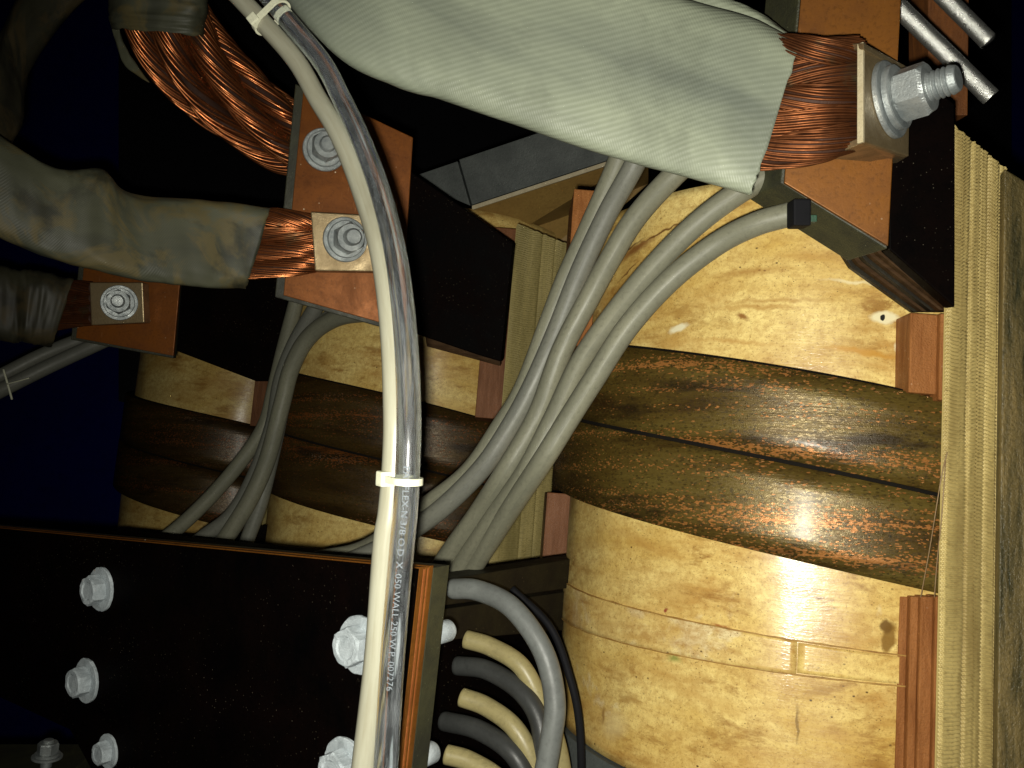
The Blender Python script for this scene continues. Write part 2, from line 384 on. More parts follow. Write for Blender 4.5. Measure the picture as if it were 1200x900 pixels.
def lathe(name, pos, axis, prof, mat, parent, seg=40, smooth=False, **kw):
    vs, fs = lathe_geo(pos, axis, [(p + (None,))[:3] for p in prof], seg)
    if mat == 'zinc_white':
        rm = max(p[1] for p in prof); vs = [v + (v - pos).normalized() * rm * (.035 * noise.noise(v * 240) + .022 * noise.noise(v * 600)) for v in vs]
    o = mk(name, vs, fs, mat, parent, smooth, **kw)
    return o
def bolt(pos, axis, s, parent, head=False, stud=1.0, mat='zinc', spin=None):
    """washer + spring washer + nut on a threaded stud (or a plain hex head); s = washer diameter"""
    ax = axis.normalized(); R0 = s / 2; af = s * .60; h = s * .36 if not head else s * .30
    t1, t2 = s * .075, s * .09
    rs = s * .185
    if head: prof = [(-.3 * s, rs), (t1, rs), (t1 + .01 * s, rs)]
    else:
        top = t1 + t2 + h + s * .36 * stud; prof = [(-.3 * s, rs), (t1 + t2, rs)]
        z = t1 + t2 + h * .6; p_ = s * .062
        while z < top - p_: prof += [(z, rs * .84), (z + p_ * .38, rs), (z + p_ * .55, rs)]; z += p_
        prof += [(top - .01 * s, rs * .86), (top, rs * .78)]
    b = lathe('bolt', pos, ax, prof, mat, parent, 32, False)
    bevel = .012 * s
    lathe('washer', pos, ax, [(0, R0 * .97), (bevel, R0), (t1 - bevel, R0), (t1, R0 * .97)], mat, b, 48)
    z0 = t1 + .0001
    if not head:
        lathe('spring_washer', pos, ax, [(z0, R0 * .80), (z0 + bevel, R0 * .83), (z0 + t2 - bevel, R0 * .83), (z0 + t2, R0 * .80)], mat, b, 48); z0 += t2 + .0001
    ch = af * .505
    prof = [(z0, ch * 1.04, af), (z0 + h * .1, af * .6, af), (z0 + h * .86, af * .6, af), (z0 + h, ch * .97, af)]
    if head: prof += [(z0 + h * 1.0001, ch * .7, None), (z0 + h * .93, ch * .6, None)]
    lathe('bolt_head' if head else 'nut', pos, ax, prof, mat, b, 48)
    return b
def sleeve(name, T, Bt, D, thick, mat, parent, n=110, seg=44, wr=.0016, seed=0, endjag=.0, sq=(.6, .7), fold=0.0):
    """flattened woven sleeve between two edge lines (top and bottom pixels of each station), D = depths"""
    m = len(T)
    st = catmull([(*T[i], *Bt[i], D[i], thick[i] if isinstance(thick, (list, tuple)) else thick) for i in range(m)], n)
    vs, fs, uv = [], [], []; S = seg + 1; L = 0; pc = None
    def ring(i, sc, off=0.0):
        tx, ty, bx, by, d, th = st[i]
        A, B_ = V(tx, ty, d), V(bx, by, d); c = (A + B_) / 2; h = (A - B_) / 2
        vd = (c - CAM).normalized(); out = []
        for k in range(S):
            a = 2 * math.pi * k / seg; ca, sa = math.cos(a), math.sin(a)
            x = math.copysign(abs(ca) ** sq[0], ca); y = math.copysign(abs(sa) ** sq[1], sa)
            p = c + h * x * sc - vd * th * y * sc
            q = noise.noise(Vector((i * 7.0 / n + seed, math.cos(a) * 1.3, math.sin(a) * 1.3 + seed)))
            q += .5 * noise.noise(Vector((i * 22.0 / n + seed, math.cos(a) * 2.6 + 5, math.sin(a) * 2.6)))
            q += fold * max(0, 1 - abs(ca + .55) * 6)
            out.append(p + (h * x * .35 - vd * th * y).normalized() * q * wr)
        return c, h.length, out
    J = [random.uniform(-1, 1) for _ in range(S)]
    for i in range(n + 1):
        c, hl, rg = ring(i, 1)
        if pc is not None: L += (c - pc).length
        if i == n and endjag:
            ext = (c - pc).normalized(); rg = [p + ext * endjag * J[k % seg] for k, p in enumerate(rg)]
        pc = c
        av = 0
        for k, p in enumerate(rg):
            if k: av += (p - rg[k - 1]).length
            vs.append(p); uv.append((L, av))
    for i in range(n):
        for k in range(seg): fs.append((i * S + k, i * S + k + 1, (i + 1) * S + k + 1, (i + 1) * S + k))
    base = len(vs); rows = list(range(n, int(n * .55), -1))
    for q, i in enumerate(rows):
        c, hl, rg = ring(i, .965)
        if q == 0: rg = [vs[n * S + k] + (c - vs[n * S + k]) * .03 for k in range(S)]
        for k, p in enumerate(rg): vs.append(p); uv.append((L - q * .004, 2 * k / seg * hl * 2))
    for k in range(seg): fs.append((n * S + k, n * S + k + 1, base + k + 1, base + k))
    for q in range(len(rows) - 1):
        for k in range(seg): fs.append((base + q * S + k, base + q * S + k + 1, base + (q + 1) * S + k + 1, base + (q + 1) * S + k))
    return weld(mk(name, vs, fs, mat, parent, True, uv), 1e-7)
def rope(name, pts, rad, parent, mat, wires=26, twist=3.0, wr=None, n=44, flat=1.0, seed=0, fray=0.0):
    """one lay of a stranded conductor: wires wound round a dark core; pts px path, rad m (or list start,end)"""
    path = pathpx(pts, n) if not isinstance(pts[0], Vector) else pts; n = len(path) - 1; fr = frames(path); r0_, r1_ = rad if isinstance(rad, (list, tuple)) else (rad, rad)
    rnd = random.Random(seed); vs, fs = [], []
    for j in range(wires):
        ph = 2 * math.pi * (j + rnd.uniform(-.25, .25)) / wires; dr = rnd.uniform(.90, 1.06)
        tw = twist * rnd.uniform(.93, 1.07); wp = []
        for i, p in enumerate(path):
            t = i / n; rr = (r0_ + (r1_ - r0_) * t) * dr * (1 + .05 * math.sin(9 * t + j * 1.7)); a = ph + tw * t
            Tn, N, B = fr[i]
            wp.append(p + N * math.cos(a) * rr * flat + B * math.sin(a) * rr)
        ww = (wr or (math.pi * (r0_ + r1_) / 2 / wires)) * 1.03
        v, f, _ = tube_geo(wp, ww, 6, cap=False); b0 = len(vs); vs += v; fs += [tuple(x + b0 for x in q) for q in f]
    o = weld(mk(name, vs, fs, mat, parent, True), 1e-7)
    v, f, _ = tube_geo(path, lambda i: (r0_ + (r1_ - r0_) * i / n) * .9, 12)
    # flattened core
    v2 = []
    S = 13
    mk('strand_core', [Vector(x) for x in v], f, 'wire_core', o)
    return o

# ================================================================== THE SETTING
wp = Plane(V(600, 450, 2.4), Vector((0, -1, 0)))
prism('tank_wall', [wp.hit(-250, -250), wp.hit(1600, -250), wp.hit(1600, 1200), wp.hit(-250, 1200)], Vector((0, .03, 0)), 'blue', bev=0, kind='structure', label='navy painted tank wall behind the coils')
bp = Plane(V(300, 250, 1.95), Vector((0.05, -1, 0)))
o = prism('black_panel', [bp.hit(139, -60), bp.hit(1185, -60), bp.hit(1185, 340), bp.hit(560, 560), bp.hit(139, 470)], Vector((0, .02, 0)), 'matt_black', bev=0, label='large matt black panel standing before the navy wall', cat='board')  # plain black panel filling the area right of the bare navy wall

# ------------------------------------------------------------------ coils
def shell(name, c, r_in, r_out, a0, a1, zf0, zf1, mat, parent, na=96, nz=2, u0=0.0, wob=0.0):
    """curved band between azimuths, zf0/zf1 functions of azimuth"""
    vs, fs, uv = [], [], []; nz1 = nz + 1
    for i in range(na + 1):
        a = a0 + (a1 - a0) * i / na
        for s, rr in ((0, r_out), (1, r_in)):
            for k in range(nz1):
                z = zf0(a) + (zf1(a) - zf0(a)) * k / nz
                r2 = rr + (wob * noise.noise(Vector((a * 5, z * 16, c[0] * 9))) if s == 0 else 0)
                vs.append(Vector((c[0] + math.sin(a) * r2, c[1] - math.cos(a) * r2, z))); uv.append((a * r_out + u0, z))
    W = 2 * nz1
    for i in range(na):
        b, d = i * W, (i + 1) * W
        for k in range(nz):
            fs.append((b + k, d + k, d + k + 1, b + k + 1)); fs.append((b + nz1 + k, b + nz1 + k + 1, d + nz1 + k + 1, d + nz1 + k))
        fs.append((b + nz, d + nz, d + nz1 + nz, b + nz1 + nz)); fs.append((b, b + nz1, d + nz1, d))
    for i in (0, na):
        b = i * W; fs.append(tuple([b + k for k in range(nz1)] + [b + nz1 + k for k in range(nz, -1, -1)]))
    o = mk(name, vs, fs, mat, parent, True, uv)
    lo_ = Vector(o.parent.location)
    for p in o.data.polygons:
        rd = p.center + lo_ - Vector((c[0], c[1], 0)); rd.z = 0
        p.use_smooth = abs(p.normal.dot(rd.normalized())) > .6
    return o
def fit(pts, c, rad):
    A = []
    for px, py in pts:
        p, a = cyl_hit(px, py, c, rad); A.append((a, p.z))
    n = len(A); sa = sum(a for a, z in A) / n; sz = sum(z for a, z in A) / n
    den = sum((a - sa) ** 2 for a, z in A)
    k = sum((a - sa) * (z - sz) for a, z in A) / den
    return lambda a: sz + k * (a - sa)
RC, RB = .18, .1945
coil_px = [((945, 600), .677), ((492, 550), 1.125), ((280, 530), 1.56)]
coil_lab = ['large bright cream insulated coil nearest the woven strap at the right', 'middle cream coil partly hidden behind the plastic tubes and grey cables', 'dim cream coil at the far left beside the navy wall']
up_pts = [[(720, 406), (850, 420), (950, 436), (1050, 457)], [(350, 441), (420, 452), (520, 480)], [(185, 474), (240, 485), (300, 500)]]
lo_pts = [[(690, 592), (800, 621), (950, 661), (1080, 692)], [(340, 588), (440, 615), (505, 632)], [(165, 590), (230, 607), (290, 625)]]
C = []
def spots1():
    p = V(945, 600, .677); c = (p.x, p.y); out = []
    for (x, y, rx, ry, ang, cc, fac, soft) in [
        (1036, 372, 17, 9, 0, (.80, .72, .45), .95, .4), (1035, 372, 3.5, 3.5, 0, (.012, .012, .01), 1, .2), (1058, 408, 9, 16, 0, (.75, .68, .44), .9, .4),
        (795, 385, 16, 6, .15, (.82, .76, .52), .9, .5), (830, 252, 60, 6, .15, (.30, .13, .02), .75, .8), (745, 292, 42, 7, .25, (.22, .085, .02), .9, .7), (890, 360, 60, 5, -.03, (.40, .20, .04), .7, .8),
        (1010, 412, 45, 5, -.12, (.52, .26, .04), .85, .6), (870, 372, 9, 4, -.5, (.25, .1, .02), .9, .6), (880, 318, 55, 6, .05, (.38, .19, .04), .7, .9), (760, 345, 30, 5, .3, (.42, .22, .05), .6, .9),
        (1041, 748, 9, 20, -.1, (.22, .115, .02), .9, .35), (1038, 735, 7, 9, 0, (.16, .08, .015), .95, .4), (720, 850, 26, 20, .3, (.74, .58, .27), .5, .6), (707, 838, 3, 14, 0, (.30, .17, .05), .8, .6),
        (790, 773, 11, 6, 0, (.20, .24, .05), .8, .8), (785, 738, 9, 3, .2, (.22, .10, .02), .9, .6), (845, 735, 12, 3, -.1, (.30, .10, .02), .9, .6), (935, 850, 2, 26, 0, (.22, .13, .03), .9, .6), (800, 600, 120, 8, -.3, (.70, .55, .24), .4, .9), (960, 700, 6, 2, 0, (.2, .09, .02), .9, .6),
        (728, 300, 48, 2.2, .32, (.10, .035, .01), .95, .6), (775, 272, 40, 1.6, .22, (.13, .05, .012), .9, .6), (840, 248, 34, 2.5, .2, (.16, .06, .012), .85, .7), (735, 318, 26, 1.5, .4, (.15, .06, .015), .8, .6),
        (955, 300, 50, 8, -.05, (.46, .25, .06), .55, .9), (905, 352, 75, 4, .02, (.36, .17, .03), .6, .8), (1000, 330, 40, 3, -.1, (.80, .70, .42), .7, .8), (860, 400, 60, 4, -.1, (.45, .23, .05), .6, .9),
        (760, 640, 70, 9, -.25, (.46, .25, .06), .5, .9), (990, 660, 60, 6, -.2, (.50, .28, .07), .45, .9), (830, 820, 90, 12, -.15, (.50, .29, .075), .45, .95), (980, 860, 60, 14, -.1, (.48, .27, .07), .4, .95),
        (790, 752, 30, 6, -.2, (.80, .72, .44), .7, .6), (870, 765, 34, 5, -.2, (.78, .68, .38), .7, .6), (780, 715, 3, 3, 0, (.25, .03, .02), .9, .6), (1005, 771, 40, 1.2, -.12, (.26, .13, .03), .8, .6), (1015, 785, 36, 1.5, -.05, (.36, .16, .03), .8, .6)]:
        q, a = cyl_hit(x, y, c, RC); k = (q - CAM).dot(f_) / F
        out.append((a * RC, q.z, rx * k * 1.1, ry * k, ang, cc, fac, soft))
    return out
M['paper1'] = mat_paper('stained_insulation_paper', spots=spots1())
for i, ((px, d), lab) in enumerate(zip(coil_px, coil_lab)):
    p = V(px[0], px[1], d); c = (p.x, p.y); C.append(c)
    t = thing('transformer_coil', lab, 'coil', (c[0], c[1], .6), 'insulated coils in a row')
    u0_ = i * 3.1
    ub = fit(up_pts[i], c, RB); lb = fit(lo_pts[i], c, RB); kk = .5
    zb = cyl_hit(*[(725, 893), (430, 800), (250, 760)][i], c, RC)[0].z
    zt = cyl_hit(*[(930, 205), (560, 246), (240, 250)][i], c, RC)[0].z
    shell('insulation_wrap', c, RC - .012, RC, -2.6, 2.6, lambda a: zb + .004 * math.sin(a * 3), lambda a: zt, 'paper1' if i == 0 else 'paper', t, 120, 60, u0_, .0014)
    shell('base_collar', c, RC - .02, RC + .004, -2.6, 2.6, lambda a: zb - .25, lambda a: zb - .001 + .004 * math.sin(a * 3), 'grey', t, 80, 2)
    mid = lambda a: ub(a) * (1 - kk) + lb(a) * kk
    g_ = .0012
    shell('winding_strip', c, RB - .003, RB, -2.4, 2.4, lambda a: mid(a) + g_, lambda a: ub(a), 'strip' if i == 0 else 'strip_dim', t, 120, 4, u0_, .00035)
    shell('winding_strip', c, RB - .003, RB + .0006, -2.4, 2.4, lambda a: lb(a), lambda a: mid(a) - g_, 'strip' if i == 0 else 'strip_dim', t, 120, 4, u0_ + 1.7, .00035)
    shell('strip_underlay', c, RC + .0015, RB - .0035, -2.4, 2.4, lambda a: lb(a) + .003, lambda a: ub(a) + .0016, 'underlay', t, 96, 1)
    if i == 0:
        e1 = fit([(680, 692), (850, 735), (940, 752)], c, RC); e2 = fit([(680, 737), (850, 777), (940, 792)], c, RC)
        aj = cyl_hit(934, 770, c, RC)[1]
        shell('tape_band', c, RC - .0005, RC + .0011, -2.2, aj, lambda a: e2(a), lambda a: e1(a), 'tape', t, 80, 8, 0, .0008)
        shell('tape_band', c, RC - .0005, RC + .0009, aj + .0015, 1.2, lambda a: e2(a) + .001, lambda a: e1(a) - .001, 'tape2', t, 60, 8, 9, .0006)
        for ee in (e1, e2):
            shell('tape_crease', c, RC + .0004, RC + .0015, -2.2, 1.1, lambda a, ee=ee: ee(a) - .0004 + .0005 * noise.noise(Vector((a * 14, 1, 0))), lambda a, ee=ee: ee(a) + .0003 + .0006 * noise.noise(Vector((a * 17, 4, 0))), 'crease', t, 160, 1)
    # press-board spacers on the camera side, right of the winding
    def vboard(px0, px1, y0, y1, d, th, mat, open_top=None):
        A, B = V(px0, (y0 + y1) / 2, d), V(px1, (y0 + y1) / 2, d)
        zt_, zb_ = V((px0 + px1) / 2, y0, d).z, V((px0 + px1) / 2, y1, d).z
        ex = Vector((B.x - A.x, B.y - A.y, 0)); ex2 = Vector((f_.x, f_.y, 0)).normalized() * th
        pts = [Vector((A.x, A.y, zb_)), Vector((B.x, B.y, zb_)), Vector((B.x, B.y, zt_)), Vector((A.x, A.y, zt_))]
        return prism('spacer_board', pts, ex2, mat, t, .0009)
    if i == 0:
        vboard(1066, 1099, 366, 462, .492, .06, 'wood'); vboard(1101, 1116, 366, 470, .488, .06, 'wood')
        dl_ = (cyl_hit(1056, 828, c, RC)[0] - CAM).dot(f_)
        for x0, x1, dd in ((1051, 1062.5, .001), (1064, 1074.5, .005), (1076, 1092, .008), (1093.5, 1104, .011)): vboard(x0, x1, 700, 960, dl_ - dd, .05, 'wood')
        vboard(1000, 1064, 466, 690, .56, .02, 'underlay')
        vboard(637, 676, 578, 690, .79, .05, 'wood2'); vboard(666, 699, 218, 408, .625, .05, 'wood')
    elif i == 1:
        vboard(566, 597, 262, 492, .925, .08, 'wood2'); vboard(560, 582, 605, 680, .92, .08, 'wood2')
        vboard(330, 347, 585, 650, 1.16, .05, 'wood'); vboard(352, 366, 360, 440, 1.16, .05, 'wood')
    else:
        vboard(296, 316, 440, 500, 1.38, .05, 'wood2'); vboard(300, 326, 610, 660, 1.38, .05, 'wood2')
# ------------------------------------------------------------------ woven straps
def strap(label, pxl, pxr, dl, dr, ytl, ytr, yb, mat, cols, pitch=.0019, group='woven straps between the coils', depth=.05):
    A0 = V(*pxl, dl); B0 = V(*pxr, dr)
    A = Vector((A0.x, A0.y, 0)); B = Vector((B0.x, B0.y, 0))
    ex = (B - A); W = ex.length; ex.normalize(); nn = Vector((ex.y, -ex.x, 0))
    zl, zr = V(pxl[0], ytl, dl).z, V(pxr[0], ytr, dr).z; zb = V(pxl[0], yb, dl).z
    t = thing('woven_strap', label, 'strap', (A + B) / 2 + Vector((0, 0, zb)), group)
    prism('strap_core', [A + Vector((0, 0, zb)) - nn * .002, B + Vector((0, 0, zb)) - nn * .002, B + Vector((0, 0, zr - .001)) - nn * .002, A + Vector((0, 0, zl - .001)) - nn * .002], Vector((ray(*pxl).x + .04, ray(*pxl).y, 0)).normalized() * depth, mat, t, .001)
    xs = 0
    for ci, (f0, f1) in enumerate(cols):
        nx = max(6, int((f1 - f0) * W / .0013)); vs, fs, uv = [], [], []
        nz = int((max(zl, zr) - zb) / pitch * 4)
        for k in range(nz + 1):
            for j in range(nx + 1):
                q = j / nx; x = (f0 + (f1 - f0) * q) * W; zt = zl + (zr - zl) * x / W
                z = zb + (zt - zb) * k / nz
                jag = .0006 * noise.noise(Vector((j * .9, ci * 5, zt)))
                ch = abs(q - .5) * 2 * .5
                hgt = .00062 * math.sin(2 * math.pi * ((z - zb) / pitch + ch * (1 if ci % 2 else -1)))
                edge = 1 - max(0, abs(q - .5) * 2 - .82) / .18
                hgt += .0012 * (max(0, min(1, edge))) ** .5 - .0012 + .0005 * noise.noise(Vector((x * 80, ci, z * 25)))
                vs.append(A + ex * (x + jag * .3) + nn * (hgt + .0008) + Vector((0, 0, z + jag))); uv.append((x, z))
        for k in range(nz):
            for j in range(nx):
                a = k * (nx + 1) + j; fs.append((a, a + 1, a + nx + 2, a + nx + 1))
        mk('woven_tape', vs, fs, mat, t, True, uv)
    return t, A, B, ex, nn
strap('bright tan ribbed woven strap at the right edge', (1105, 600), (1174, 604), .462, .480, 118, 178, 1000, 'weave', [(0, .36), (.365, .66), (.665, .88), (.885, 1.0)], .0020)
strap('tan woven strap between the two nearest coils, behind the grey cable bundle', (582, 560), (648, 560), .84, .87, 249, 276, 700, 'weave2', [(0, .48), (.485, .72), (.725, 1.0)], .0022)
strap('dim olive woven strap beside the farthest coil, behind thin grey cables', (317, 530), (344, 530), 1.28, 1.31, 330, 340, 700, 'weave2', [(0, .5), (.51, 1.0)], .003)
# core limb at the right edge
A, B = V(1172, 604, .470), V(1290, 610, .480)
o = prism('core_limb', [Vector((A.x, A.y, .70)), Vector((B.x, B.y, .70)), Vector((B.x, B.y, V(1290, 250, .48).z)), Vector((A.x, A.y, V(1172, 176, .470).z))], Vector((.03, .12, 0)), 'core', bev=.001, label='glossy mottled dark green core limb at the right frame edge', cat='core')
# ------------------------------------------------------------------ channel beam over the coils
cp = Plane(V(600, 220, .98), camdir(-.25, -.1, 1))
t = thing('channel_beam', 'mottled dark grey steel channel with caught light painted on its lower rim above the middle coil', 'beam', V(620, 230, .98))
ext = -cp.n * .012
prism('web_plate', [cp.hit(538, 187), cp.hit(760, 112), cp.hit(760, 172), cp.hit(553, 240)], ext, 'grey', t)
prism('end_plate', [cp.hit(480, 208, .001), cp.hit(536, 189, .001), cp.hit(551, 241, .001), cp.hit(520, 228, .001)], ext, 'grey', t)
prism('rim', [cp.hit(553, 241, .003), cp.hit(760, 173, .003), cp.hit(760, 178, .003), cp.hit(553, 246, .003)], ext * .8, 'rim', t, .0004)  # pale strip stands in for light caught by the flange edge
prism('under_board', [cp.hit(553, 246.5), cp.hit(760, 178.5), V(760, 215, 1.06), V(664, 300, 1.06), V(560, 300, 1.06)], Vector((0, .01, .004)), 'ochre', t)
# ------------------------------------------------------------------ right terminal
tp = Plane(V(980, 230, .455), camdir(-.18, -.06, 1))
t = thing('terminal_block', 'large brown copper terminal block at the upper right with black insulating side', 'terminal', V(1000, 290, .47), 'copper terminal blocks')
prism('copper_plate', [tp.hit(944, -60), tp.hit(1059, -60), tp.hit(1041, 288), tp.hit(919, 214)], -tp.n * .004, 'plate', t, .0005)
prism('plate_backing', [tp.hit(941, -60, -.0042), tp.hit(1057, -60, -.0042), tp.hit(1040, 292, -.0042), tp.hit(915, 214, -.0042)], camdir(-.42, -.10, -1) * .028, 'black_edge', t, .0008)
bk = Plane(V(1080, 250, .466), camdir(-.05, -.02, 1))
prism('insulating_block', [bk.hit(1040, 60), bk.hit(1119, 122), bk.hit(1119, 360), bk.hit(1042, 292)], -bk.n * .012, 'black', t, .0008)
for j in range(5):
    o_ = -.0125 - j * .0072
    s = j * 9
    prism('lamination', [bk.hit(1000 - s, 200, o_), bk.hit(1119, 190, o_), bk.hit(1119, 363 + j * .6, o_), bk.hit(1112 - s * 1.15, 363 + j * .6, o_), bk.hit(1030 - s * .9, 297 + j * 4, o_), bk.hit(985 - s * .6, 255 + j * 1, o_)], -bk.n * .0062, ['lam', 'lam', 'beam', 'lam', 'beam'][j], t, .0006)
axA = camdir(.70, .10, .70)
# clamp with the small green tag under the terminal
t2 = thing('cable_clamp', 'small black cable clamp under the right copper terminal', 'clamp', V(940, 250, .485))
boxo('clamp_body', V(936, 251, .456), r_ * .0045, u_ * .0068, f_ * .006, 'matt_black', t2, .001)
boxo('green_tag', V(949, 257, .460), r_ * .0028, u_ * .0018, f_ * .003, 'green', t2, .0005)
# cable 1: big sleeve, strands, lug
cA = thing('power_cable', 'thick flat grey woven-sleeved power cable across the top, bolted at the right', 'cable', V(900, 130, .43), 'sleeved copper power cables')
sleeve('sleeve', [(300, -190), (400, -160), (470, -140), (560, -105), (640, -70), (770, -12), (880, 22), (938, 52)], [(300, -40), (392, 62), (462, 100), (520, 117), (590, 141), (720, 184), (810, 208), (880, 228)], [.47, .467, .464, .46, .456, .446, .434, .425], [.020, .020, .020, .019, .019, .018, .018, .017], 'sleeve', cA, 150, 64, .0006, 3, .0006, (.42, .42))
sleeve('sleeve_flap', [(690, -60), (790, -22), (880, 10), (936, 47)], [(690, -10), (780, 12), (870, 30), (930, 60)], [.462, .455, .446, .436], .006, 'sleeve', cA, 60, 30, .001, 8, .0004)
for j in range(5):
    k = j / 4; w_ = (3, -4, 4, -3, 2)[j]
    rope('strand', [(866 - 10 * k, 66 + 27 * j, .433), (912 - 14 * k, 62 + 29 * j, .423), (962, 62 + 26.5 * j + w_, .413 + .002 * (j % 2)), (1004, 64 + 23 * j, .419)], (.0082, .0072), cA, 'wire_dull', 40, (2.4, -1.4, 2.0, 1.2, 2.2)[j], seed=j, n=40)
lc = V(1038, 117, .412); lf = axA; lu = camdir(0.13, .96, -.2); lu = (lu - lf * lu.dot(lf)).normalized(); ld_ = lf.cross(lu)
# lug: square tinned ferrule, the corner edge towards the viewer
pA = Plane(V(1013, 110, .398), axA)
q = [pA.hit(1013, 50), pA.hit(1067, 80), pA.hit(1065, 183), pA.hit(1013, 166)]
prism('lug', q, -axA * .003, 'tin', cA, .0006)
pm = [V(1013, 166, .3985), pA.hit(1065, 183, -.001), V(1050, 192, .47), V(968, 186, .425)]
prism('lug_floor', pm, u_ * .003, 'tin', cA, .0006)
pt = [V(1012, 50, .3985), pA.hit(1066, 80, -.001), V(1050, 84, .47), V(980, 52, .425)]
prism('lug_roof', pt, -u_ * .003, 'tin', cA, .0006)
prism('lug_rim', [pA.hit(1011.5, 49, .0004), pA.hit(1013.5, 50, .0004), pA.hit(1013.5, 167, .0004), pA.hit(1011.5, 166, .0004)], -axA * .0028, 'rim', cA, .0003)
bolt(pA.hit(1040, 118), axA, .0365, cA, stud=.95)
# ------------------------------------------------------------------ steel rods and board at the top right
rb = prism('wooden_board', [V(1088, -60, .60), V(1136, -60, .60), V(1134, 135, .60), V(1088, 135, .60)], f_ * .03, 'wood2', label='brown board behind the bright steel rods at the top right', cat='board')
for pts, lab in (([(1030, -14, .497), (1150, 103, .492), (1155, 108, .4918)], 'long bright steel rod beside the big bolt at the top right'), ([(1070, -40, .515), (1150, 40, .510), (1154, 44, .5098)], 'shorter bright steel rod at the very top right')):
    path = pathpx(pts, 260)
    vs, fs, uv = tube_geo(path, lambda i: .0048 + (.00025 if i % 2 else 0), 28)
    weld(mk('steel_rod', vs, fs, 'steel', None, True, uv, label=lab, cat='rod', group='bright steel rods'))
# ------------------------------------------------------------------ middle terminal
tm = Plane(V(390, 240, .755), camdir(.10, -.04, 1))
t = thing('terminal_block', 'red-brown copper terminal with two bolts, behind the plastic tubes', 'terminal', V(400, 370, .76), 'copper terminal blocks')
prism('copper_plate', [tm.hit(356, 100), tm.hit(452, 146), tm.hit(484, 161), tm.hit(470, 385), tm.hit(332, 346)], -tm.n * .005, 'plate_red', t, .0006)
prism('plate_backing', [tm.hit(346, 98, -.0052), tm.hit(482, 161, -.0052), tm.hit(470, 390, -.0052), tm.hit(322, 348, -.0052)], -tm.n * .012, 'black_edge', t, .0008)
bm_ = Plane(V(520, 320, .775), camdir(-.15, -.1, 1))
prism('insulating_block', [bm_.hit(430, 165), bm_.hit(485, 204), bm_.hit(601, 285), bm_.hit(587, 424), bm_.hit(560, 416), bm_.hit(430, 372)], -bm_.n * .015, 'black', t, .001)
for j in range(3):
    o_ = -.0155 - j * .006
    prism('lamination', [bm_.hit(470, 220, o_), bm_.hit(600, 292, o_), bm_.hit(586, 427 + j, o_), bm_.hit(500, 402 + j * 2, o_)], -bm_.n * .005, 'lam', t, .0006)
axB = camdir(.48, -.06, 1)
bolt(tm.hit(380, 176, .0035), camdir(.36, 0, 1), .0365, t, stud=.3)
cB = thing('power_cable', 'stained grey sleeved power cable bolted to the middle terminal', 'cable', V(300, 290, .75), 'sleeved copper power cables')
sleeve('sleeve', [(-70, 105), (0, 160), (62, 196), (120, 200), (152, 226), (240, 236), (317, 244)], [(-90, 230), (0, 280), (60, 303), (120, 318), (180, 330), (240, 336), (288, 338)], [.62, .64, .66, .68, .70, .725, .745], [.022, .022, .021, .021, .02, .019, .018], 'sleeve_dirty_dim', cB, 130, 56, .0018, 11, .0008, (.45, .5))
for j in range(4):
    rope('strand', [(276 - 4 * j, 258 + 19 * j, .742), (316 - 7 * j, 256 + 20 * j, .740), (348, 259 + 17.5 * j, .742), (373, 262 + 15 * j, .746)], (.0082, .0072), cB, 'wire', 34, (2.4, -1.5, 2.0, 2.6)[j], seed=20 + j, n=30)
pB = Plane(V(400, 283, .728), camdir(.12, -.03, 1))
prism('lug', [pB.hit(364, 248), pB.hit(432, 252), pB.hit(438, 318), pB.hit(369, 317)], -pB.n * .018, 'tin', cB, .001)
bolt(pB.hit(404, 281, .0045), axB, .0365, cB, stud=.7)
cC = thing('power_cable', 'torn sleeved cable with bright bare copper strands at the upper left', 'cable', V(240, 110, .86), 'sleeved copper power cables')
sleeve('sleeve', [(250, -120), (245, -40), (243, 10), (238, 42)], [(120, -120), (124, -40), (127, 5), (132, 33)], [.80, .80, .805, .81], .042, 'sleeve_dirty_dim', cC, 60, 44, .003, 31, .0012)
sleeve('sleeve_flap', [(140, 22), (143, 45), (158, 72), (176, 97)], [(128, 20), (134, 45), (145, 75), (166, 92)], [.80, .80, .80, .80], .004, 'sleeve_dirty_dim', cC, 30, 20, .001, 37, .001)
cax = pathpx([(184, -40, .80), (193, 14, .808), (222, 66, .826), (266, 111, .85), (316, 149, .87), (356, 172, .882)], 70)
cfr_ = frames(cax)
for j in range(7):
    ropep = []
    for i, p in enumerate(cax):
        t_ = i / 70; rr = 0 if j == 6 else (.0235 + .004 * math.sin(math.pi * t_)) * (1 - .16 * t_); a_ = j * math.pi / 3 + 2.2 * t_ + .4
        ropep.append(p + cfr_[i][1] * math.cos(a_) * rr * .75 + cfr_[i][2] * math.sin(a_) * rr * 1.12)
    rope('strand', ropep, (.0132, .0116), cC, 'wire', 30, -6.5, seed=40 + j)
